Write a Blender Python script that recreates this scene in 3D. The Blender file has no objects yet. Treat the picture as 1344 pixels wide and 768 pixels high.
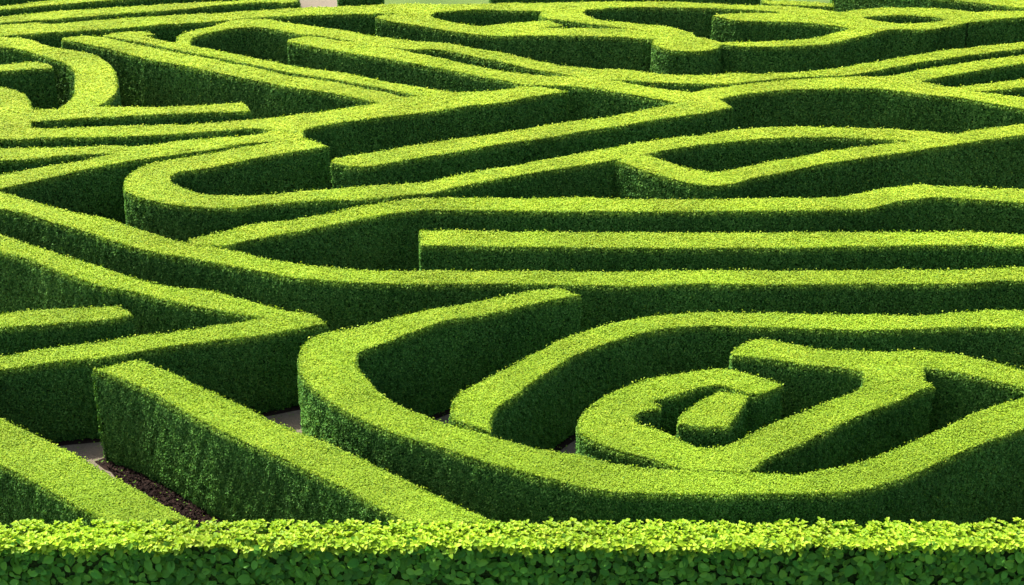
import bpy, math, random
import numpy as np
from mathutils import Vector
from mathutils.geometry import tessellate_polygon
random.seed(7)
RNG = np.random.default_rng(11)
sc = bpy.context.scene
col = sc.collection

# ---------------------------------------------------------------- camera
HC = 13.85                      # eye height, on the viewing tower
PITCH = math.radians(25.5)
FPX = 2060.0                    # focal length in pixels of the 1344 px wide photograph
cam = bpy.data.cameras.new('camera')
cam.sensor_width = 36.0
cam.lens = FPX / 1344 * 36.0
cam.clip_start = 0.5
cam.clip_end = 2000
co = bpy.data.objects.new('camera', cam)
co.location = (0, 0, HC)
co.rotation_euler = (math.pi / 2 - PITCH, 0, 0)
col.objects.link(co)
sc.camera = co

# ---------------------------------------------------------------- sky and sun
SUN_EL = math.radians(60)
SUN_AZ = math.radians(-55)      # measured from +Y towards +X: sun stands behind the maze, to the left
w = bpy.data.worlds.new('World')
sc.world = w
w.use_nodes = True
nt = w.node_tree
nt.nodes.clear()
sky = nt.nodes.new('ShaderNodeTexSky')
sky.sky_type = 'NISHITA'
sky.sun_disc = False
sky.sun_elevation = SUN_EL
sky.sun_rotation = SUN_AZ
sky.dust_density = 4.0
sky.ozone_density = 0.5
bg = nt.nodes.new('ShaderNodeBackground')
bg.inputs['Strength'].default_value = 0.15
wo = nt.nodes.new('ShaderNodeOutputWorld')
nt.links.new(sky.outputs[0], bg.inputs[0])
nt.links.new(bg.outputs[0], wo.inputs[0])
sl = bpy.data.lights.new('sun', 'SUN')
sl.energy = 4.8
sl.angle = math.radians(0.5)
sl.color = (1.0, 0.95, 0.86)
so = bpy.data.objects.new('sun', sl)
sd = Vector((math.sin(SUN_AZ) * math.cos(SUN_EL), math.cos(SUN_AZ) * math.cos(SUN_EL), math.sin(SUN_EL)))
so.rotation_euler = sd.to_track_quat('Z', 'Y').to_euler()
so.location = (-20, 60, 50)
col.objects.link(so)
sc.view_settings.view_transform = 'Standard'
sc.view_settings.look = 'None'
sc.view_settings.gamma = 1
sc.view_settings.use_curve_mapping = False
sc.view_settings.exposure = 0.88

# ---------------------------------------------------------------- materials
def mat(name):
    m = bpy.data.materials.new(name)
    m.use_nodes = True
    t = m.node_tree
    t.nodes.clear()
    return m, t, t.nodes.new, t.links.new

def ramp(new, stops):
    r = new('ShaderNodeValToRGB')
    e = r.color_ramp.elements
    while len(e) < len(stops):
        e.new(0.5)
    for i, (p, c) in enumerate(stops):
        e[i].position = p
        e[i].color = (*c, 1)
    return r

def leaf_material(name, mature, young, trans, rough, spec):
    """mature / young: lists of colour stops, picked per leaf by the attribute 'tone' and mixed by 'young'"""
    m, t, new, link = mat(name)
    at = new('ShaderNodeAttribute'); at.attribute_name = 'tone'
    ay = new('ShaderNodeAttribute'); ay.attribute_name = 'young'
    rm = ramp(new, mature); ry = ramp(new, young)
    link(at.outputs['Fac'], rm.inputs[0]); link(at.outputs['Fac'], ry.inputs[0])
    mx = new('ShaderNodeMix'); mx.data_type = 'RGBA'
    link(ay.outputs['Fac'], mx.inputs['Factor'])
    link(rm.outputs[0], mx.inputs['A']); link(ry.outputs[0], mx.inputs['B'])
    # broad drift of hue along the hedge
    geo = new('ShaderNodeNewGeometry')
    nz = new('ShaderNodeTexNoise'); nz.inputs['Scale'].default_value = 0.55; nz.inputs['Detail'].default_value = 3
    link(geo.outputs['Position'], nz.inputs['Vector'])
    mr = new('ShaderNodeMapRange')
    mr.inputs['From Min'].default_value = 0.3; mr.inputs['From Max'].default_value = 0.7
    mr.inputs['To Min'].default_value = 0.84; mr.inputs['To Max'].default_value = 1.16
    link(nz.outputs['Fac'], mr.inputs['Value'])
    hs = new('ShaderNodeHueSaturation')
    link(mx.outputs['Result'], hs.inputs['Color'])
    link(mr.outputs[0], hs.inputs['Value'])
    bs = new('ShaderNodeBsdfPrincipled')
    link(hs.outputs[0], bs.inputs['Base Color'])
    bs.inputs['Roughness'].default_value = rough
    bs.inputs['Specular IOR Level'].default_value = spec
    tr = new('ShaderNodeBsdfTranslucent')
    tc = new('ShaderNodeMix'); tc.data_type = 'RGBA'; tc.blend_type = 'MULTIPLY'
    tc.inputs['Factor'].default_value = 1
    tc.inputs['B'].default_value = (1.1, 1.0, 0.35, 1)
    link(hs.outputs[0], tc.inputs['A']); link(tc.outputs['Result'], tr.inputs['Color'])
    ms = new('ShaderNodeMixShader'); ms.inputs[0].default_value = trans
    link(bs.outputs[0], ms.inputs[1]); link(tr.outputs[0], ms.inputs[2])
    out = new('ShaderNodeOutputMaterial')
    link(ms.outputs[0], out.inputs['Surface'])
    return m

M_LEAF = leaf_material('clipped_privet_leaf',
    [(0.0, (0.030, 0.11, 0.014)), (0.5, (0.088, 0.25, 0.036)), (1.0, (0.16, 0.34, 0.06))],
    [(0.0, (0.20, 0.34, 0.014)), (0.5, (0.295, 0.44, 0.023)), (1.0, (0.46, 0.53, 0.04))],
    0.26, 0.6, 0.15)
M_LAUREL = leaf_material('broad_leaf',
    [(0.0, (0.020, 0.10, 0.010)), (0.5, (0.065, 0.27, 0.026)), (1.0, (0.15, 0.42, 0.05))],
    [(0.0, (0.19, 0.38, 0.012)), (0.5, (0.36, 0.54, 0.02)), (1.0, (0.56, 0.65, 0.06))],
    0.35, 0.5, 0.2)

M_CHIP = leaf_material('bark_chip', [(0.0, (0.006, 0.004, 0.003)), (0.6, (0.018, 0.010, 0.008)), (1.0, (0.05, 0.03, 0.022))],
    [(0.0, (0.02, 0.01, 0.008)), (1.0, (0.05, 0.03, 0.02))], 0.0, 0.9, 0.1)  # bark colours also taken darker for the shade on the bed

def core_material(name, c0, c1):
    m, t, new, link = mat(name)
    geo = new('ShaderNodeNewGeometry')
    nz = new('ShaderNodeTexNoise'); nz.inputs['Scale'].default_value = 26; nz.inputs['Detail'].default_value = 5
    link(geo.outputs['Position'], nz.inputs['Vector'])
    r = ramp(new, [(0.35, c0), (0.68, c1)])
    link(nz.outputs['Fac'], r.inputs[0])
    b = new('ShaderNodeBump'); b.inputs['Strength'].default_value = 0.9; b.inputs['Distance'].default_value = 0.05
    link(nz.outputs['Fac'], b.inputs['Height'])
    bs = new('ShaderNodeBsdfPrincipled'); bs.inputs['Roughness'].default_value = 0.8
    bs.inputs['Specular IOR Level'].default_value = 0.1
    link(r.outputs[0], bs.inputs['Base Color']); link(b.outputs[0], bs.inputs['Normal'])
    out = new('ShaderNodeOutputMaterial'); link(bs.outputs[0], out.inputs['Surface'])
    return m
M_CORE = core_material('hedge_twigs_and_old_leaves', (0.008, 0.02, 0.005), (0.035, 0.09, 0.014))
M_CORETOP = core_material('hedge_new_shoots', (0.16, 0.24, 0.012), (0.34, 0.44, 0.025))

def ground_material(name, c0, c1, c2, scale, bump, grain=240):
    m, t, new, link = mat(name)
    geo = new('ShaderNodeNewGeometry')
    n1 = new('ShaderNodeTexNoise'); n1.inputs['Scale'].default_value = scale; n1.inputs['Detail'].default_value = 6
    n2 = new('ShaderNodeTexNoise'); n2.inputs['Scale'].default_value = grain * 0.12; n2.inputs['Detail'].default_value = 8
    n2.inputs['Roughness'].default_value = 0.8
    for n in (n1, n2):
        link(geo.outputs['Position'], n.inputs['Vector'])
    r1 = ramp(new, [(0.3, c0), (0.7, c1)]); link(n1.outputs['Fac'], r1.inputs[0])
    mx = new('ShaderNodeMix'); mx.data_type = 'RGBA'
    mr = new('ShaderNodeMapRange'); mr.inputs['From Min'].default_value = 0.45; mr.inputs['From Max'].default_value = 0.75
    link(n2.outputs['Fac'], mr.inputs['Value']); link(mr.outputs[0], mx.inputs['Factor'])
    link(r1.outputs[0], mx.inputs['A']); mx.inputs['B'].default_value = (*c2, 1)
    b = new('ShaderNodeBump'); b.inputs['Strength'].default_value = 0.7; b.inputs['Distance'].default_value = bump
    link(n2.outputs['Fac'], b.inputs['Height'])
    bs = new('ShaderNodeBsdfPrincipled'); bs.inputs['Roughness'].default_value = 0.9
    bs.inputs['Specular IOR Level'].default_value = 0.2
    link(mx.outputs['Result'], bs.inputs['Base Color']); link(b.outputs[0], bs.inputs['Normal'])
    out = new('ShaderNodeOutputMaterial'); link(bs.outputs[0], out.inputs['Surface'])
    return m
M_GRAVEL = ground_material('pinkish_gravel', (0.145, 0.122, 0.085), (0.215, 0.18, 0.128), (0.085, 0.068, 0.048), 0.9, 0.02)
M_SOIL = ground_material('shade_darkened_mulch', (0.012, 0.006, 0.004), (0.028, 0.013, 0.009), (0.005, 0.003, 0.002), 9, 0.08, 110)  # dark mulch, its colour deepened further to hold the shade over the bed
M_LAWN = ground_material('lawn_grass', (0.075, 0.13, 0.025), (0.12, 0.18, 0.035), (0.04, 0.075, 0.012), 0.6, 0.03)

# ---------------------------------------------------------------- geometry helpers
def unproj(x, y, z):
    """photograph pixel -> point on the horizontal plane at height z"""
    dx = (x - 672) / FPX
    dy = -(y - 384) / FPX
    fy = math.cos(PITCH) + dy * math.sin(PITCH)
    fz = -math.sin(PITCH) + dy * math.cos(PITCH)
    s = (z - HC) / fz
    return (dx * s, fy * s)

def catmull(P, n=6):
    """smooth curve through the points; turns sharper than 45 degrees stay corners"""
    P = [np.array(p, float) for p in P]
    for i in range(1, len(P) - 2):
        if np.linalg.norm(P[i] - P[i + 1]) < 1e-6:          # a doubled point is a corner
            return catmull(P[:i + 1], n)[:-1] + catmull(P[i + 1:], n)
    for i in range(1, len(P) - 1):
        a, b = P[i] - P[i - 1], P[i + 1] - P[i]
        c = a @ b / (np.linalg.norm(a) * np.linalg.norm(b) + 1e-9)
        if c < 0.71:
            return catmull(P[:i + 1], n)[:-1] + catmull(P[i:], n)
    if len(P) < 3:
        return P
    Q = [2 * P[0] - P[1]] + P + [2 * P[-1] - P[-2]]
    out = []
    for i in range(1, len(Q) - 2):
        p0, p1, p2, p3 = Q[i - 1:i + 3]
        t0 = 0
        t1 = t0 + max(np.linalg.norm(p1 - p0), 1e-6) ** .5
        t2 = t1 + max(np.linalg.norm(p2 - p1), 1e-6) ** .5
        t3 = t2 + max(np.linalg.norm(p3 - p2), 1e-6) ** .5
        for k in range(n):
            t = t1 + (t2 - t1) * k / n
            a1 = (t1 - t) / (t1 - t0) * p0 + (t - t0) / (t1 - t0) * p1
            a2 = (t2 - t) / (t2 - t1) * p1 + (t - t1) / (t2 - t1) * p2
            a3 = (t3 - t) / (t3 - t2) * p2 + (t - t2) / (t3 - t2) * p3
            b1 = (t2 - t) / (t2 - t0) * a1 + (t - t0) / (t2 - t0) * a2
            b2 = (t3 - t) / (t3 - t1) * a2 + (t - t1) / (t3 - t1) * a3
            out.append((t2 - t) / (t2 - t1) * b1 + (t - t1) / (t2 - t1) * b2)
    out.append(P[-1])
    return out

EXT = 260
def extend(A, B):
    """carry a run that leaves the picture on past its border, both edges parallel"""
    A, B = list(A), list(B)
    for end in (0, -1):
        xa, xb = A[end][0], B[end][0]
        if (xa <= 0 and xb <= 0) or (xa >= 1344 and xb >= 1344):
            s = []
            for E in (A, B):
                p = E[end]
                q = E[1] if end == 0 else E[-2]
                for r in (E if end == 0 else E[::-1]):
                    q = r
                    if abs(r[0] - p[0]) > 60:
                        break
                s.append((p[1] - q[1]) / (p[0] - q[0]))
            m = sum(s) / 2
            d = -EXT if xa <= 0 else EXT
            for E in (A, B):
                p = E[end]
                n = (p[0] + d, p[1] + m * d * 0.9)
                if end == 0: E.insert(0, n)
                else: E.append(n)
    return A, B

def clean(P, step):
    """world polyline (closed) resampled to about one vertex per step metres"""
    out = []
    n = len(P)
    for i in range(n):
        a, b = P[i], P[(i + 1) % n]
        L = np.linalg.norm(b - a)
        if L < 1e-5: continue
        k = max(1, int(round(L / step)))
        for j in range(k):
            out.append(a + (b - a) * j / k)
    res = [out[0]]
    for p in out[1:]:
        if np.linalg.norm(p - res[-1]) > step * 0.3:
            res.append(p)
    if np.linalg.norm(res[-1] - res[0]) < step * 0.3: res.pop()
    return np.array(res)

def area2(P):
    x, y = P[:, 0], P[:, 1]
    return 0.5 * np.sum(x * np.roll(y, -1) - np.roll(x, -1) * y)

def normals(P):
    e = np.roll(P, -1, 0) - P
    e /= np.linalg.norm(e, axis=1)[:, None] + 1e-9
    n = np.stack([e[:, 1], -e[:, 0]], 1)          # outward for ccw
    v = n + np.roll(n, 1, 0)
    v /= np.linalg.norm(v, axis=1)[:, None] + 1e-9
    return n, v

def inside(pts, P):
    c = np.zeros(len(pts), bool)
    x, y = pts[:, 0], pts[:, 1]
    j = len(P) - 1
    for i in range(len(P)):
        xi, yi = P[i]; xj, yj = P[j]
        if yi != yj:
            m = ((yi > y) != (yj > y)) & (x < (xj - xi) * (y - yi) / (yj - yi) + xi)
            c ^= m
        j = i
    return c

# cheap smooth noise, sum of rotated sines
_NW = [(RNG.normal(size=3), RNG.uniform(0, 6.28)) for _ in range(14)]
def noise(p, f):
    s = np.zeros(len(p))
    for k, (d, ph) in enumerate(_NW):
        s += np.sin(p @ (d * f * (1 + 0.13 * k)) + ph)
    return s / math.sqrt(len(_NW))

def mesh_from(name, V, loops, totals, mats, midx, attrs):
    me = bpy.data.meshes.new(name)
    me.vertices.add(len(V)); me.vertices.foreach_set('co', np.ascontiguousarray(V, np.float32).ravel())
    me.loops.add(len(loops)); me.loops.foreach_set('vertex_index', loops.astype(np.int32))
    me.polygons.add(len(totals))
    starts = np.concatenate([[0], np.cumsum(totals)[:-1]]).astype(np.int32)
    me.polygons.foreach_set('loop_start', starts)
    me.polygons.foreach_set('loop_total', totals.astype(np.int32))
    for m in mats: me.materials.append(m)
    me.polygons.foreach_set('material_index', midx.astype(np.int32))
    for k, a in attrs.items():
        at = me.attributes.new(k, 'FLOAT', 'FACE')
        at.data.foreach_set('value', a.astype(np.float32))
    me.update(); me.validate()
    return me

class Acc:
    def __init__(s):
        s.V = []; s.L = []; s.T = []; s.M = []; s.tone = []; s.young = []; s.n = 0
    def add(s, V, faces_idx, totals, mi, tone, young):
        s.V.append(V); s.L.append(np.asarray(faces_idx).ravel() + s.n); s.T.append(totals)
        s.M.append(np.full(len(totals), mi)); s.tone.append(tone); s.young.append(young); s.n += len(V)
    def build(s, name, mats, parent=None):
        me = mesh_from(name, np.concatenate(s.V), np.concatenate(s.L), np.concatenate(s.T), mats,
                       np.concatenate(s.M), {'tone': np.concatenate(s.tone), 'young': np.concatenate(s.young)})
        o = bpy.data.objects.new(name, me); col.objects.link(o); o.parent = parent
        return o

def frame(n):
    """random tangent frame for an array of normals"""
    r = RNG.normal(size=n.shape)
    t = r - n * np.sum(r * n, 1)[:, None]
    t /= np.linalg.norm(t, axis=1)[:, None] + 1e-9
    return t, np.cross(n, t)

def add_leaves(acc, c, n, L, young, width=0.62, tone=0.0):
    N = len(c)
    if N == 0: return
    n = n / np.linalg.norm(n, axis=1)[:, None]
    t, b = frame(n)
    L = (L * RNG.uniform(0.75, 1.3, N))[:, None]
    W = L * width * RNG.uniform(0.8, 1.2, N)[:, None]
    V = np.stack([c - t * L / 2, c + b * W / 2 + n * W * 0.18 - t * L * .05, c + t * L / 2,
                  c - b * W / 2 + n * W * 0.18 - t * L * .05], 1).reshape(-1, 3)
    idx = np.arange(N * 4).reshape(-1, 4)
    acc.add(V, idx, np.full(N, 4), 0, np.clip(RNG.beta(2.5, 2.5, N) + tone, 0, 1), young)

def add_broad(acc, c, n, L, young, t=None, width=0.5, droop=0.2):
    """pointed oval leaf with a folded midrib: 2 x (tri, quad, tri)"""
    N = len(c)
    n = n / np.linalg.norm(n, axis=1)[:, None]
    if t is None:
        t, b = frame(n)
    else:
        t = t - n * np.sum(t * n, 1)[:, None]; t /= np.linalg.norm(t, axis=1)[:, None] + 1e-9
        b = np.cross(n, t)
    L = (L * RNG.uniform(0.7, 1.25, N))[:, None]
    W = L * width * RNG.uniform(0.85, 1.15, N)[:, None]
    F = W * RNG.uniform(0.05, 0.35, N)[:, None]
    D = L * droop * RNG.uniform(0.2, 1.6, N)[:, None]
    S = [0, .22, .55, .82, 1.0]; HW = [0, .40, .5, .33, 0]
    vs = []
    for s_, h in zip(S, HW):
        m = c + t * L * s_ - n * D * s_ * s_
        vs.append(m)
        if 0 < s_ < 1:
            vs.append(m + b * W * h + n * F * h * 2)
            vs.append(m - b * W * h + n * F * h * 2)
    # 0 base | 1 m,2 l,3 r | 4 m,5 l,6 r | 7 m,8 l,9 r | 10 tip
    V = np.stack(vs, 1).reshape(-1, 3)
    f = [(0, 1, 2), (0, 3, 1), (1, 4, 5, 2), (1, 3, 6, 4), (4, 7, 8, 5), (4, 6, 9, 7), (7, 10, 8), (7, 9, 10)]
    flat = np.array([i for q in f for i in q]); tot = np.array([len(q) for q in f])
    idx = (np.arange(N)[:, None] * 11 + flat[None, :])
    tone = np.repeat(RNG.beta(2, 2, N), len(f)); yg = np.repeat(young, len(f))
    acc.add(V, idx, np.tile(tot, N), 0, tone, yg)

def tri_sample(P, dens_fn):
    tris = tessellate_polygon([[Vector((p[0], p[1], 0)) for p in P]])
    T = np.array(tris); A, B, C = P[T[:, 0]], P[T[:, 1]], P[T[:, 2]]
    ar = 0.5 * np.abs((B[:, 0] - A[:, 0]) * (C[:, 1] - A[:, 1]) - (B[:, 1] - A[:, 1]) * (C[:, 0] - A[:, 0]))
    d = dens_fn((A + B + C) / 3)
    N = RNG.poisson(ar * d)
    k = np.repeat(np.arange(len(T)), N)
    u = RNG.uniform(size=len(k)); v = RNG.uniform(size=len(k))
    f = u + v > 1; u[f] = 1 - u[f]; v[f] = 1 - v[f]
    return A[k] + (B[k] - A[k]) * u[:, None] + (C[k] - A[k]) * v[:, None], T

def leaf_len(R): return np.clip(R * 0.00115, 0.026, 0.048)

# ---------------------------------------------------------------- the hedges, top outlines read off the photograph
HEDGE_H = 1.55
HEDGES = []
def hedge(label, *strokes, h=0.0, group='clipped hedges of the maze', tint=0.0, width=None):
    HEDGES.append(dict(label=label, strokes=strokes, h=h, group=group, tint=tint))

def S(a, b):
    """a stroke: the two long edges of a run"""
    return ('S', a, b)
def P(a):
    return ('P', a)
hedge('lowest left hedge, slanting from the left border into the broad-leaved foreground hedge',
 S([(0,547),(56,574),(78,585),(115,604),(148,624),(198,651),(234,673),(255,685)],
   [(0,611),(26,624),(52,638),(78,652),(104,667),(140,685)]), h=.08)
hedge('diagonal hedge with a pointed free end above bare dark soil, bottom left',
 S([(181,472),(224,488),(263,507),(299,523),(323,533),(353,549),(392,565),(408,571),(445,587),(491,609),(533,629),(580,652),(611,667),(655,687)],
   [(120,484),(182,507),(229,533),(276,559),(299,570),(330,584),(364,599),(395,615),(426,629),(460,646),(491,664),(537,687)]), h=.22)
hedge('V-shaped hedge whose two arms meet in a sharp corner beside the big C-shaped hedge',
 S([(0,307),(39,320),(78,333),(117,345),(156,358),(195,369),(229,377),(276,381),(307,389),(340,398),(377,407),(403,414),(426,421)],
   [(0,331),(34,339),(68,353),(104,366),(146,379),(161,380),(193,388),(234,398),(276,406),(307,411),(336,416),(380,420),(405,423)]),
 S([(0,466),(39,460),(104,451),(169,442),(229,434),(286,427),(340,417),(390,408),(416,414)],
   [(0,486),(65,476),(130,470),(195,459),(260,450),(330,442),(369,435),(408,428),(430,425)]), h=.004)
hedge('short straight hedge stub between the two arms of the V-shaped hedge',
 S([(0,411),(65,406),(117,403),(154,401)],[(0,430),(39,428),(104,423),(160,417),(174,413),(167,405)]), h=-.03)
hedge('long hedge sweeping down from the left border, then level to the right border',
 S([(0,251),(34,261),(68,271),(104,279),(141,287),(169,296),(203,307),(234,316),(273,322),(312,330),(340,337),(369,342),(416,349),(460,353),(512,355),(590,355),(670,355),(738,356),(821,356),(894,354),(1000,355),(1130,354),(1234,354),(1286,352),(1312,350),(1344,350)],
   [(0,274),(34,281),(68,292),(104,302),(143,315),(182,327),(221,335),(260,341),(299,349),(340,356),(382,364),(447,370),(512,373),(590,373),(670,373),(751,374),(821,376),(881,373),(1000,374),(1130,373),(1234,373),(1292,371),(1318,368),(1344,369)]), h=.002)
hedge('big C-shaped hedge forming the outer turn of the spiral, with a blunt free end',
 S([(737,378),(700,381),(670,386),(629,395),(590,402),(564,405),(520,416),(470,428),(426,437),(405,445),(395,455),(391,467),(393,484),(402,502),(416,515),(434,528),(455,541),(481,554),(512,567),(564,583),(603,596),(642,608),(665,614),(694,622),(738,633),(772,641),(806,646),(855,648),(907,649),(1000,649),(1052,648),(1112,646),(1143,641),(1172,632),(1208,619),(1242,603),(1273,589),(1312,574),(1344,564)],
   [(762,388),(725,394),(681,403),(670,406),(629,415),(590,420),(551,433),(517,446),(486,457),(470,464),(468,472),(472,484),(483,498),(499,515),(528,533),(559,546),(577,552),(616,563),(662,577),(707,589),(761,597),(803,607),(853,614),(907,617),(1000,620),(1039,622),(1078,617),(1117,609),(1156,596),(1187,583),(1224,567),(1242,559),(1286,539),(1325,526),(1344,520)]), h=.24)
hedge('middle hedge of the spiral, curving up from a blunt end to the right border',
 S([(593,550),(590,536),(595,523),(606,513),(637,497),(662,484),(694,467),(735,446),(772,433),(806,424),(850,415),(894,411),(933,409),(1000,410),(1104,412),(1198,413),(1260,409),(1344,406)],
   [(645,567),(646,547),(655,534),(675,521),(694,505),(722,487),(756,466),(806,448),(853,435),(881,431),(923,428),(1000,430),(1104,433),(1182,433),(1260,430),(1344,430)]), h=.03)
hedge('innermost hooked hedge of the spiral, with a T junction and curled end',
 P([(1029,505),(1012,499),(985,491),(959,486),(938,484),(907,488),(868,493),(842,498),(813,510),(785,524),(767,539),(758,554),(760,568),(782,581),(816,593),(850,601),(881,612),(907,618),(933,618),(985,619),(1000,607),(1026,594),(1062,579),(1104,557),(1146,539),(1182,526),(1213,511),(1227,508),(1222,503),(1214,499),(1213,482),(1234,486),(1273,493),(1312,502),(1344,510),(1400,526),(1600,585),(1620,545),(1400,500),(1344,484),(1325,478),(1286,470),(1252,463),(1221,460),(1190,459),(1167,461),(1117,459),(1073,457),(1039,450),(996,444),(978,449),(959,461),(960,467),(1000,470),(1052,478),(1104,483),(1133,489),(1134,498),(1131,508),(1117,515),(1078,530),(1039,545),(1000,560),(972,575),(954,583),(936,587),(915,585),(894,577),(868,564),(842,555),(831,548),(842,541),(867,537),(868,533),(856,526),(894,517),(920,509),(938,506),(959,510),(985,517),(1010,514)]), h=.0)
hedge('small detached hedge block at the very heart of the spiral',
 P([(941,515),(962,515),(984,519),(975,535),(957,561),(925,560),(889,557),(892,543),(915,528)]), h=-.02)
hedge('straight level hedge with a square left end, right of centre',
 S([(551,302),(590,302),(665,304),(699,303),(764,305),(842,305),(1000,305),(1104,304),(1182,304),(1260,304),(1344,307)],
   [(551,322),(670,324),(842,326),(1000,326),(1130,324),(1260,322),(1344,324)]), h=-.006)
hedge('long level hedge just behind the straight one, with a soft step near its right end',
 S([(247,314),(299,302),(332,294),(382,289),(408,284),(447,276),(486,268),(533,262),(590,259),(670,260),(764,259),(842,261),(1000,260),(1099,258),(1135,252),(1182,244),(1208,242),(1234,244),(1344,247)],
   [(249,320),(291,323),(335,314),(382,306),(447,293),(499,283),(551,276),(590,276),(670,277),(816,278),(1000,277),(1091,276),(1143,274),(1169,267),(1203,262),(1234,259),(1286,263),(1344,266)]), h=.01)
hedge('U-turn hedge left of centre whose lower arm runs thinly to the upper right',
 S([(395,178),(372,184),(340,190),(299,197),(252,205),(208,212),(182,220),(167,231),(162,240),(163,250),(182,259),(221,268),(273,273),(312,273),(335,270),(382,266),(434,263),(473,262),(525,258),(564,254),(603,245),(642,237),(665,233),(712,225),(764,217),(813,209),(847,203),(894,194),(946,187),(1000,183),(1052,180),(1130,182),(1203,186),(1240,188)],
   [(432,192),(408,196),(369,202),(335,208),(299,216),(260,223),(234,226),(224,233),(227,240),(242,247),(260,253),(286,256),(335,256),(382,252),(434,248),(512,242),(564,238),(603,229),(642,222),(665,219),(707,211),(751,203),(816,191),(863,183),(907,178),(959,171),(1000,168),(1052,166),(1130,168),(1208,172),(1256,176)]), h=-.002)
hedge('wavy hedge with a steep left end, dipping then climbing to the right border',
 S([(840,200),(847,204),(873,211),(902,220),(933,225),(959,223),(1000,214),(1052,205),(1091,197),(1143,191),(1203,184),(1252,176),(1286,169),(1344,163)],
   [(809,211),(842,223),(868,231),(894,238),(931,244),(959,242),(985,235),(1026,227),(1078,216),(1130,208),(1182,201),(1234,193),(1286,185),(1344,177)]), h=.004)
hedge('straight hedge rising from a rounded left end to a squared right end, upper centre',
 S([(434,214),(437,209),(476,202),(538,191),(577,185),(665,173),(738,161),(803,152),(855,142),(890,136),(925,131)],
   [(442,216),(465,219),(486,219),(512,214),(551,207),(603,199),(665,188),(712,182),(764,173),(816,165),(868,156),(933,147),(962,140)]), h=.012)
hedge('hedge with a free squared left end beside the ring, running into a four-way junction',
 S([(378,52),(405,47),(434,51),(486,58),(538,68),(590,79),(642,90),(665,93),(707,99),(728,100),(759,100),(798,104),(829,110),(868,117),(902,120),(940,128),(962,140)],
   [(377,55),(408,61),(460,70),(512,78),(564,87),(616,98),(665,107),(681,111),(712,112),(746,113),(777,116),(811,121),(853,128),(892,137),(920,145)]), h=.0)
hedge('branching hedge at the upper right, splitting into three arms before the right border',
 S([(890,124),(933,116),(972,111),(1000,108),(1052,103),(1104,101),(1156,101),(1177,101),(1208,107),(1234,112),(1271,119),(1312,124),(1344,128)],
   [(925,136),(959,127),(1000,121),(1039,118),(1104,116),(1134,116),(1134,116),(1156,117),(1182,120),(1221,125),(1260,129),(1299,135),(1344,143)]),
 S([(1150,103),(1177,98),(1208,91),(1226,88),(1286,79),(1344,72)],[(1190,112),(1206,107),(1247,99),(1299,90),(1344,83)]),
 S([(1225,115),(1255,113),(1286,110),(1344,103)],[(1245,122),(1271,120),(1299,119),(1344,114)]), h=.006)
hedge('winding thin hedge that starts in a bend upper left and snakes to the right border',
 S([(230,59),(231,52),(236,45),(252,40),(281,34),(307,27),(330,25),(348,25),(395,32),(447,39),(486,46),(538,53),(577,56),(629,64),(665,70),(712,81),(777,90),(829,92),(881,98),(933,98),(959,95),(1000,97),(1039,95),(1078,92),(1130,84),(1182,75),(1234,67),(1286,61),(1344,55)],
   [(252,62),(250,55),(254,50),(264,46),(286,41),(312,37),(335,36),(361,39),(395,45),(416,47),(460,54),(499,61),(538,65),(577,66),(616,73),(660,82),(699,91),(738,98),(790,104),(842,107),(907,110),(959,110),(1000,106),(1034,103),(1078,100),(1112,99),(1156,92),(1195,84),(1234,78),(1286,71),(1344,64)]), h=-.006)
hedge('hedge from the left border to a free squared end just above the long rising hedge',
 S([(-10,166),(41,168),(104,167),(182,165),(247,163),(286,160),(330,157),(382,151),(447,142),(502,134),(560,124),(611,120),(642,119),(665,117),(686,113),(712,114)],
   [(-10,182),(52,181),(130,180),(234,176),(286,172),(335,169),(365,172),(397,171),(421,165),(460,159),(512,153),(564,147),(616,139),(665,134),(699,127),(746,120)]), h=.002)
hedge('broad rounded hedge end bulging in from the left border',
 P([(-260,112),(-60,106),(0,113),(26,121),(39,130),(42,143),(41,168),(60,176),(52,181),(-60,182),(-260,184)]), h=.008)
hedge('forked hedge at the left whose two arms join and meet the U-turn hedge',
 S([(0,195),(78,193),(156,191),(190,191),(234,185),(286,180),(335,177),(362,170),(400,168)],
   [(0,211),(52,208),(91,204),(148,202),(200,203),(260,196),(312,190),(350,187),(398,182)]),
 S([(0,229),(65,217),(105,210),(148,202),(180,197),(200,194)],[(0,248),(52,236),(104,224),(156,214),(208,206),(260,199),(312,191)]), h=.010)
hedge('diagonal hedge at the upper left with a broad dark flank and pointed start',
 S([(81,50),(104,47),(133,48),(167,56),(195,61),(234,69),(273,76),(312,84),(335,89),(382,100),(434,107),(486,117),(538,129),(575,136)],
   [(82,53),(104,56),(156,68),(195,78),(234,85),(286,96),(335,105),(382,115),(434,122),(473,130),(520,140)]), h=.0)
hedge('thin hedge close alongside the upper left diagonal hedge, with a small spur',
 S([(135,46),(167,42),(193,42),(204,45),(190,47),(208,52),(229,56),(252,60),(286,66),(335,76),(369,83),(421,92),(455,96),(499,105),(551,114),(600,121)],
   [(133,48),(150,50),(167,53),(180,55),(195,58),(215,62),(234,66),(260,71),(286,76),(335,86),(382,96),(434,104),(486,113),(525,121),(551,126),(590,130)]), h=.006)
hedge('short straight hedge with a free right end, across the foot of the S-curved hedge',
 S([(38,143),(80,143),(129,140),(156,140),(208,140),(260,138),(318,134)],[(38,160),(104,156),(156,153),(234,149),(312,147),(329,146),(325,139)]), h=-.004)
hedge('S-curved hedge at the upper left bending down to meet a short straight hedge',
 S([(0,48),(31,50),(65,61),(104,67),(130,75),(148,88),(154,104),(153,120),(145,130),(129,140),(120,148)],
   [(0,61),(34,67),(60,75),(86,84),(98,94),(98,109),(95,127),(75,143),(60,150)]), h=.004)
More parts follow.
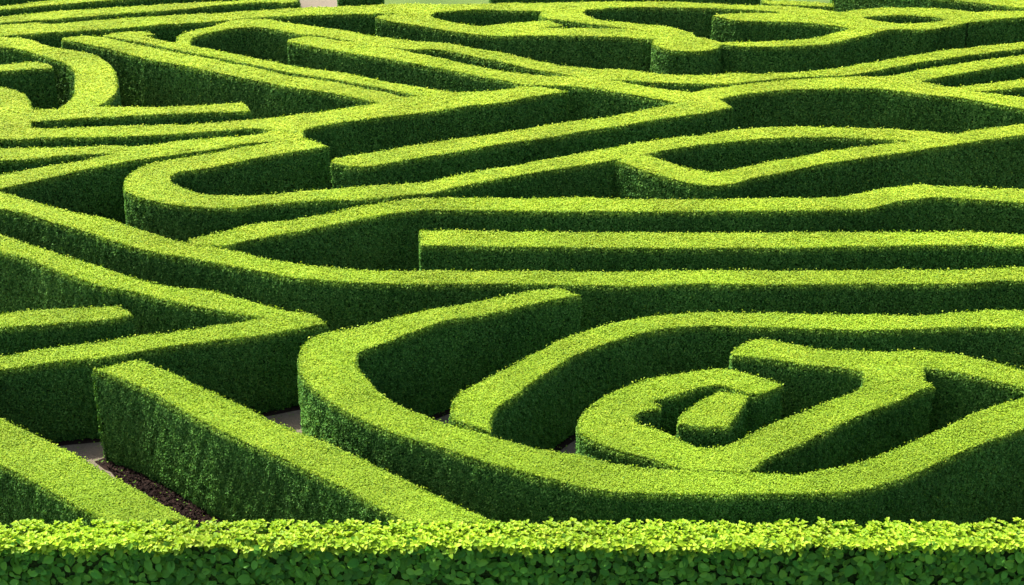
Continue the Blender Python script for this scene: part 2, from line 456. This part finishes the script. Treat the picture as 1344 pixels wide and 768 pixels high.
hedge('small straight hedge stub from the left border inside the S-curved hedge',
 S([(0,85),(39,81),(60,83)],[(0,94),(39,91),(69,90),(69,87)]), h=-.02)
hedge('long thin hedge across the top left, parallel with the back rows',
 S([(0,33),(47,30),(68,31),(130,26),(208,21),(286,17),(335,14),(395,10),(460,8),(499,6),(559,5),(590,6)],
   [(0,47),(65,43),(130,39),(208,33),(286,28),(330,24),(382,21),(447,19),(507,18),(550,17),(590,14)]), h=.0)
hedge('second hedge row from the back at the top left, ending in a dark rounded tip',
 S([(0,22),(52,16),(130,11),(208,6),(286,2),(340,-1),(385,-1)],[(0,30),(78,25),(156,18),(234,13),(299,6),(340,3),(380,4),(394,1)]), h=-.006)
hedge('backmost hedge row at the top left corner',
 S([(0,8),(52,2),(120,-5),(260,-15)],[(0,13),(65,7),(130,2),(200,-4),(262,-9)]), h=.004)
hedge('large ring-shaped hedge at the top centre, its front rim',
 S([(585,8),(572,9),(540,14),(515,18),(500,20),(492,23),(512,28),(551,34),(590,41),(629,46),(665,47),(738,47),(816,49),(842,51),(866,52),(899,54),(930,56),(959,60),(1000,61.5),(1078,59),(1104,54),(1143,45),(1174,39),(1221,39),(1260,32),(1299,26),(1344,23)],
   [(588,12),(575,16),(565,20),(570,23),(590,28),(632,35),(665,37),(707,37),(738,37),(777,37),(821,38),(850,36),(873,34),(894,39),(910,44),(914,48),(933,53),(946,55),(1000,54),(1052,52),(1078,47),(1116,37),(1150,28),(1182,31),(1221,29),(1245,25),(1290,15),(1344,14)]), h=.002)
hedge('drum-shaped rounded hedge bulging from the front rim of the large ring at the top',
 P([(857,52),(856,57),(862,61),(874,65),(890,67),(908,68),(926,67),(940,64),(947,60),(944,55),(925,50),(900,49),(875,49)]), h=.016)
hedge('back rim hedge of the large ring at the top, level from centre to upper right',
 S([(560,7),(590,6),(629,5),(665,4),(738,3),(800,2),(868,2),(920,4),(1000,7),(1052,10),(1100,16),(1135,24),(1172,31),(1190,35)],
   [(560,17),(590,15),(629,13),(665,14),(707,15),(764,14),(806,10),(868,10),(920,11),(1000,14),(1040,19),(1078,26),(1116,36),(1150,40)]), h=.008)
hedge('small curled hedge inside the large ring at the top centre',
 S([(764,10),(740,11),(720,13),(710,16),(707,19),(712,23),(738,27),(777,32),(821,38),(863,42)],
   [(790,11),(775,12),(764,17),(772,21),(790,26),(829,30),(873,34),(890,38)]), h=.014)
hedge('thin link hedge joining the small curl to the large ring at the top centre',
 S([(632,35),(655,32),(680,29),(720,27)],[(632,41),(665,41),(700,38),(740,34)]), h=-.004)
hedge('hedge with a squared left end inside the right half of the large ring',
 S([(935,20),(972,17),(1000,17),(1052,17),(1104,21),(1140,26)],[(936,21),(965,27),(965,27),(1000,28),(1039,29),(1078,32),(1116,37)]), h=.0)
hedge('humped hedge arching behind the ring at the upper right',
 S([(1085,19),(1096,17),(1130,12),(1182,10),(1234,11),(1273,15),(1300,18)],[(1110,26),(1131,23),(1156,21),(1182,20),(1221,22),(1245,26),(1270,30)]), h=.012)
hedge('long thin back hedge behind the top of the ring, centre right',
 S([(1000,-1),(1040,1),(1095,4)],[(1000,4),(1040,7),(1095,9)]), h=-.01)
hedge('dark hedge behind the back rows at the top left, ending beside the gravel path',
 S([(0,-16),(200,-24),(386,-26)],[(0,-6),(200,-12),(392,-14)]), h=-.01)
hedge('short dark back hedge at the top edge between the gravel path and the lawn',
 S([(443,-16),(503,-14)],[(443,-9),(503,-8)]), h=-.05)
hedge('dark back hedge at the top edge right of the pale lawn strip',
 S([(642,-16),(700,-16),(780,-16),(860,-16),(998,-14)],[(644,-10),(700,-10),(780,-9),(860,-8),(998,-6)]), h=-.05)
hedge('broad pale-topped back hedge with a long dark flank at the top right corner',
 P([(1095,-30),(1216,-5),(1300,6),(1344,11),(1600,36),(1600,-2),(1344,-24),(1216,-44),(1095,-52)]), h=.02)


# ---------------------------------------------------------------- build them
def stroke_poly(st, z):
    if st[0] == 'S':
        A, B = extend(st[1], st[2])
        pts = catmull(A) + catmull(B)[::-1]
    else:
        q = list(st[1])
        pts = catmull(q + [q[0]], 4)[:-1]
    W = np.array([unproj(p[0], p[1], z) for p in pts])
    W = clean(W, 0.14)
    if area2(W) < 0: W = W[::-1].copy()
    return W

ALL = []
for i, hd in enumerate(HEDGES):
    hd['z'] = HEDGE_H + hd['h']
    hd['polys'] = []
    for k, st in enumerate(hd['strokes']):
        Pw = stroke_poly(st, hd['z'])
        hd['polys'].append(Pw)
        ALL.append((i, k, Pw, Pw.min(0), Pw.max(0)))

def buried(pts, me, shrink=0.0):
    """points of a flank that lie inside another run"""
    res = np.zeros(len(pts), bool)
    lo, hi = pts.min(0), pts.max(0)
    for i, k, Q, qlo, qhi in ALL:
        if (i, k) == me or (qlo > hi).any() or (qhi < lo).any(): continue
        sel = ((pts > qlo) & (pts < qhi)).all(1) & ~res
        ids = np.nonzero(sel)[0]
        if len(ids): res[ids[inside(pts[ids], Q)]] = True
    return res

INSET = 0.05
def build_hedge(i, hd):
    acc = Acc()
    allp = np.concatenate(hd['polys'])
    org = np.array([allp[:, 0].mean(), allp[:, 1].mean(), 0.0])
    for k, Pw in enumerate(hd['polys']):
        z = hd['z'] - 0.006 * k
        en, vn = normals(Pw)
        C2 = Pw - vn * INSET
        n = len(C2)
        # woody core: a closed prism just under the foliage
        zt = z - 0.035
        V = np.concatenate([np.c_[C2, np.full(n, -0.02)], np.c_[C2, np.full(n, zt)]])
        j = np.arange(n); jn = (j + 1) % n
        side = np.stack([j, jn, jn + n, j + n], 1)
        acc.add(V, side, np.full(n, 4), 1, np.full(n, .5), np.zeros(n))
        T = np.array(tessellate_polygon([[Vector((p[0], p[1], 0)) for p in C2]]))
        a = C2[T]
        flip = ((a[:, 1, 0] - a[:, 0, 0]) * (a[:, 2, 1] - a[:, 0, 1]) - (a[:, 1, 1] - a[:, 0, 1]) * (a[:, 2, 0] - a[:, 0, 0])) < 0
        T[flip] = T[flip][:, ::-1]
        acc.add(np.c_[C2, np.full(n, zt)], T, np.full(len(T), 3), 2, np.full(len(T), .5), np.ones(len(T)))
        # foliage of the clipped top
        def dens(c):
            R = np.sqrt((c ** 2).sum(1) + (HC - z) ** 2); L = leaf_len(R)
            vis = (np.abs(c[:, 0]) / np.maximum(c[:, 1], 1) < 0.40)
            return np.where(vis, 2.6, 1.4) / (0.36 * L * L)
        pts, _ = tri_sample(Pw - vn * 0.022, dens)
        p3 = np.c_[pts, np.full(len(pts), z)]
        R = np.linalg.norm(p3 - [0, 0, HC], axis=1); L = leaf_len(R)
        p3[:, 2] += 0.010 * noise(p3, 2.2) + 0.006 * noise(p3, 9) + RNG.uniform(-0.020, 0.004, len(p3)) * np.where(R < 33, 1.7, 1.0)
        nn = np.c_[RNG.normal(0, 1, (len(p3), 2)) * np.where(R < 33, .36, .22)[:, None], np.ones(len(p3))]
        yg = np.clip(RNG.normal(0.95 + hd['tint'], 0.12, len(p3)) - RNG.uniform(.2, .8, len(p3)) * (RNG.uniform(size=len(p3)) < .04) - .10 * np.clip(noise(p3, 3.1) - .7, 0, 1.5), 0, 1)
        # a few shoots stand proud of the shears
        pr = RNG.uniform(size=len(p3)) < 0.03
        p3[pr, 2] += RNG.uniform(0.01, 0.05, pr.sum()); nn[pr, :2] *= 2.5
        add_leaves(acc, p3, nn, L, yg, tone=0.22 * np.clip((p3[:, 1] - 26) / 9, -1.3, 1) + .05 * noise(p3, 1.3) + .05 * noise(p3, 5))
        # foliage of the flanks
        e = np.roll(Pw, -1, 0) - Pw; el = np.linalg.norm(e, axis=1)
        mid = Pw + e / 2
        tocam = -mid / np.linalg.norm(mid, axis=1)[:, None]
        facing = (en * tocam).sum(1)
        R = np.sqrt((mid ** 2).sum(1) + (HC - 1) ** 2); Ls = leaf_len(R)
        vis = (np.abs(mid[:, 0]) / np.maximum(mid[:, 1], 1) < 0.40)
        d = np.where(facing > -0.25, np.where(vis, 2.3, 1.2), 0.9) / (0.36 * Ls * Ls)
        N = RNG.poisson(el * z * d)
        s = np.repeat(np.arange(n), N)
        u = RNG.uniform(size=len(s)); zz = RNG.uniform(0.02, z, len(s)) 
        xy = Pw[s] + e[s] * u[:, None]
        un = vn[s] * (1 - u[:, None]) + vn[(s + 1) % n] * u[:, None]
        un /= np.linalg.norm(un, axis=1)[:, None] + 1e-9
        keep = ~buried(xy - un * 0.02, (i, k))
        xy, un, zz, s = xy[keep], un[keep], zz[keep], s[keep]
        p3 = np.c_[xy, zz]
        q = p3 * [1, 1, 0.55]
        off = 0.009 * noise(q, 2.4) + 0.013 * noise(q, 13) + RNG.uniform(-0.05, 0.01, len(p3))
        # flanks draw in a little at the foot and round over at the shoulder
        off -= 0.03 * np.clip(1 - zz / 0.25, 0, 1) + 0.03 * np.clip(1 - (z - zz) / 0.05, 0, 1)
        off = np.clip(off, -0.048, 0.02)
        p3[:, :2] += un * off[:, None]
        # small dark pits where the twigs show
        pit = (noise(p3 * [1, 1, .8], 6.5) > 1.45) & (RNG.uniform(size=len(p3)) < .8)
        off[pit] -= 0.03; off = np.clip(off, -.06, .03)
        nn = np.c_[un, np.full(len(un), 0.5)] + RNG.normal(0, .62, (len(un), 3))
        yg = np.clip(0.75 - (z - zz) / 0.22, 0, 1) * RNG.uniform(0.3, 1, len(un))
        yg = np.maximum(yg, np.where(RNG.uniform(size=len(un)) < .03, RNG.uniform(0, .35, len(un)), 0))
        ln = leaf_len(np.linalg.norm(p3 - [0, 0, HC], axis=1)) * 1.15
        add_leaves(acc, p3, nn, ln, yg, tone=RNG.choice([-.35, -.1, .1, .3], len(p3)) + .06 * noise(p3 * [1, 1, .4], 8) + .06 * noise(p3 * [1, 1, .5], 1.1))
        # shoots sticking up along the clipped rim
        NRM = RNG.poisson(el * np.clip(52 - R * 1.15, 3, 26))
        s = np.repeat(np.arange(n), NRM)
        xy = Pw[s] + e[s] * RNG.uniform(size=(len(s), 1)) - vn[s] * RNG.uniform(0.0, .05, (len(s), 1))
        keep = ~buried(xy - vn[s] * .03, (i, k)); xy = xy[keep]
        if len(xy):
            nr = noise(np.c_[xy, np.zeros(len(xy))], 5)
            p3 = np.c_[xy, z + RNG.uniform(-.01, .035, len(xy)) + .012 * np.clip(nr, 0, 2)]
            add_leaves(acc, p3, RNG.normal(0, 1, (len(xy), 3)) + [0, -.4, .5], leaf_len(np.linalg.norm(p3 - [0, 0, HC], axis=1)) * 1.2,
                       RNG.uniform(.6, 1, len(xy)), tone=.1)
    acc.V = [v - org for v in acc.V]
    o = acc.build('hedge', [M_LEAF, M_CORE, M_CORETOP])
    o.location = org
    o['label'] = hd['label']; o['category'] = 'hedge'; o['group'] = hd['group']
    return o

# ---------------------------------------------------------------- ground
def sheet(name, pts, z, m, kind='structure'):
    me = bpy.data.meshes.new(name)
    me.from_pydata([(x, y, z) for x, y in pts], [], [tuple(range(len(pts)))])
    me.materials.append(m)
    o = bpy.data.objects.new(name, me); col.objects.link(o)
    o['kind'] = kind
    return o
sheet('ground', [(-900, -300), (900, -300), (900, 1500), (-900, 1500)], -0.012, M_LAWN)
gy = unproj(672, 20, 0)[1]
sheet('gravel_path', [(-40, 14), (40, 14), (40, gy), (-40, gy)], 0.0, M_GRAVEL)
sheet('gravel_path', [(unproj(386, 20, 0)[0], gy), (unproj(447, 20, 0)[0], gy), (unproj(449, -20, 0)[0], unproj(449, -20, 0)[1]), (unproj(380, -20, 0)[0], unproj(380, -20, 0)[1])], 0.0, M_GRAVEL)
# planting beds: mulch strips, colour darkened for shade, along the foot of every run
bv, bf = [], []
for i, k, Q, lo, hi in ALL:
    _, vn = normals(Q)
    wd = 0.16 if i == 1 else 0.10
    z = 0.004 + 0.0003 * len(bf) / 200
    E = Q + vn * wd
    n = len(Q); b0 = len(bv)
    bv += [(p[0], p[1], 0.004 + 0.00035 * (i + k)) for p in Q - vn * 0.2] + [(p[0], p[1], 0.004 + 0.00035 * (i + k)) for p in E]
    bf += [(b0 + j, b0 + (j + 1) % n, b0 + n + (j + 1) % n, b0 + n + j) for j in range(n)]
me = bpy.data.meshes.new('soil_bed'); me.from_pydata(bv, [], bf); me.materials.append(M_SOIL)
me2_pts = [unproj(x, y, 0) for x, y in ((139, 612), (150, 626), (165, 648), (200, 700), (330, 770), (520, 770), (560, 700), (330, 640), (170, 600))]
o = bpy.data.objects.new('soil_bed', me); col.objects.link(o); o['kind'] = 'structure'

bed = sheet('soil_bed', me2_pts, 0.030, M_SOIL)
# bark chips and clods lying on the open bed
bp = np.array(me2_pts)
lo, hi = bp.min(0), bp.max(0)
cp = RNG.uniform(lo, hi, (26000, 2)); cp = cp[inside(cp, bp)]
ca = Acc()
c3 = np.c_[cp, 0.034 + RNG.uniform(0, .02, len(cp)) + .012 * (noise(np.c_[cp, cp[:, 0] * 0], 7) + 1)]
add_leaves(ca, c3, RNG.normal(0, .6, (len(c3), 3)) + [0, 0, 1], np.full(len(c3), .055), np.zeros(len(c3)), width=.55)
ch = ca.build('mulch_chips', [M_CHIP]); ch['kind'] = 'stuff'
# clippings and dry leaves blown against the hedge feet
la = Acc()
for i, k, Q, lo, hi in ALL:
    en_, vn_ = normals(Q)
    e_ = np.roll(Q, -1, 0) - Q
    s_ = np.repeat(np.arange(len(Q)), RNG.poisson(np.linalg.norm(e_, axis=1) * 26))
    xy_ = Q[s_] + e_[s_] * RNG.uniform(size=(len(s_), 1)) + vn_[s_] * (RNG.exponential(.16, (len(s_), 1)) + .02)
    xy_ = xy_[~buried(xy_, (i, k))] if len(xy_) else xy_
    if len(xy_):
        add_leaves(la, np.c_[xy_, np.full(len(xy_), .04) + RNG.uniform(0, .012, len(xy_))], RNG.normal(0, .3, (len(xy_), 3)) + [0, 0, 1],
                   np.full(len(xy_), .04), RNG.uniform(0, .6, len(xy_)), tone=-.2)
lt = la.build('leaf_litter', [M_LEAF]); lt['kind'] = 'stuff'
lt['label'] = 'small green clippings and fallen leaves scattered along the feet of the hedges'
ch['label'] = 'bark mulch, coloured darker for shade, on the bare strip beside the lower left diagonal hedge'

for i, hd in enumerate(HEDGES):
    build_hedge(i, hd)

# ---------------------------------------------------------------- the broad-leaved hedge in the foreground
def front_hedge():
    acc = Acc()
    Z = 1.80
    y1 = unproj(672, 684, Z)[1]; y0 = unproj(672, 709, Z)[1]
    X = 15.0
    org = np.array([0, (y0 + y1) / 2, 0.0])
    def box(x0, x1, a, b, z0, z1):
        V = np.array([(x0, a, z0), (x1, a, z0), (x1, b, z0), (x0, b, z0), (x0, a, z1), (x1, a, z1), (x1, b, z1), (x0, b, z1)], float) - org
        F = np.array([(0, 1, 5, 4), (1, 2, 6, 5), (2, 3, 7, 6), (3, 0, 4, 7), (4, 5, 6, 7)])
        acc.add(V, F[:4], np.full(4, 4), 1, np.full(4, .5), np.zeros(4))
        acc.add(V, F[4:], np.full(1, 4), 2, np.full(1, .5), np.zeros(1))
    box(-X + .1, X - .1, y0 + .10, y1 - .10, -.02, Z - .12)
    # top: rosettes of small young leaves
    A = 2 * X * (y1 - y0)
    NR = int(A * 380)
    c = np.c_[RNG.uniform(-X, X, NR), RNG.uniform(y0, y1, NR), np.full(NR, Z)]
    c[:, 2] += 0.018 * noise(c, 3) + 0.02 * noise(c, 11) + RNG.uniform(-.07, .0, NR)
    tall = RNG.uniform(size=NR) < .05
    c[tall, 2] += RNG.uniform(.01, .05, tall.sum())
    K = 6
    cc = np.repeat(c, K, 0)
    ph = np.repeat(RNG.uniform(0, 6.28, NR), K) + np.tile(np.arange(K) * 2.4, NR) + RNG.normal(0, .3, NR * K)
    up = np.tile(np.linspace(0.25, 1.3, K), NR) + RNG.normal(0, .15, NR * K)
    t = np.c_[np.cos(ph), np.sin(ph), up]
    t /= np.linalg.norm(t, axis=1)[:, None]
    nrm = np.c_[-np.cos(ph) * up, -np.sin(ph) * up, np.ones(len(ph))] + RNG.normal(0, .25, (len(ph), 3))
    L = np.tile(np.linspace(0.072, 0.040, K), NR)
    yg = np.clip(np.tile(np.linspace(.8, 1.05, K), NR) + RNG.normal(0, .1, NR * K), 0, 1)
    add_broad(acc, cc - org, nrm, L, yg, t=t, width=.62, droop=.15)
    # young rosettes thinning out over the shoulder
    NS = int(2 * X * 45)
    dz = RNG.exponential(.045, NS)
    c = np.c_[RNG.uniform(-X, X, NS), y0 - RNG.uniform(-.02, .07, NS), Z - .02 - np.clip(dz, 0, .35)]
    c[:, 2] += .03 * noise(c * [1, 0, 0], 4)
    cc = np.repeat(c, K, 0)
    ph = np.repeat(RNG.uniform(0, 6.28, NS), K) + np.tile(np.arange(K) * 2.4, NS)
    up = np.tile(np.linspace(0.1, 1.0, K), NS)
    t = np.c_[np.cos(ph), np.sin(ph) - .6, up]
    nrm = np.c_[-np.cos(ph) * up, -np.sin(ph) * up - .5, np.ones(len(ph))] + RNG.normal(0, .25, (len(ph), 3))
    yg = np.clip(1 - np.repeat(dz, K) / .28 + RNG.normal(0, .15, NS * K), 0, 1)
    add_broad(acc, cc - org, nrm, np.tile(np.linspace(0.10, 0.06, K), NS), yg, t=t, width=.62, droop=.2)
    # flanks: larger mature leaves, tips hanging outwards
    for sgn, yy, dn in ((-1, y0, 300), (1, y1, 120)):
        N = int(2 * X * (Z - .02) * dn)
        p = np.c_[RNG.uniform(-X, X, N), np.full(N, yy), RNG.uniform(0.05, Z + .01, N)]
        dep = 0.02 * noise(p, 3.2) + 0.03 * noise(p, 9) + RNG.uniform(-.10, .03, N)
        p[:, 1] += sgn * dep
        nrm = np.c_[RNG.normal(0, .38, N), np.full(N, sgn * 1.0), RNG.normal(.55, .35, N)]
        t = np.c_[RNG.normal(0, 1, N), np.full(N, sgn * .25), RNG.normal(-.35, .4, N)]
        yg = np.clip(0.6 - (Z - p[:, 2]) / 0.14, 0, 1) * RNG.uniform(0.1, .8, N)
        yg = np.maximum(yg, RNG.uniform(0, .10, N))
        big = RNG.uniform(.10, .155, N) - .05 * np.clip(1 - (Z - p[:, 2]) / 0.15, 0, 1)
        add_broad(acc, p - org, nrm, big, yg, t=t, width=.66, droop=.22)
    o = acc.build('hedge', [M_LAUREL, M_CORE, M_CORETOP])
    o.location = org
    o['label'] = 'low broad-leaved hedge with large glossy leaves running across the whole foreground'
    o['category'] = 'hedge'
    return o
front_hedge()
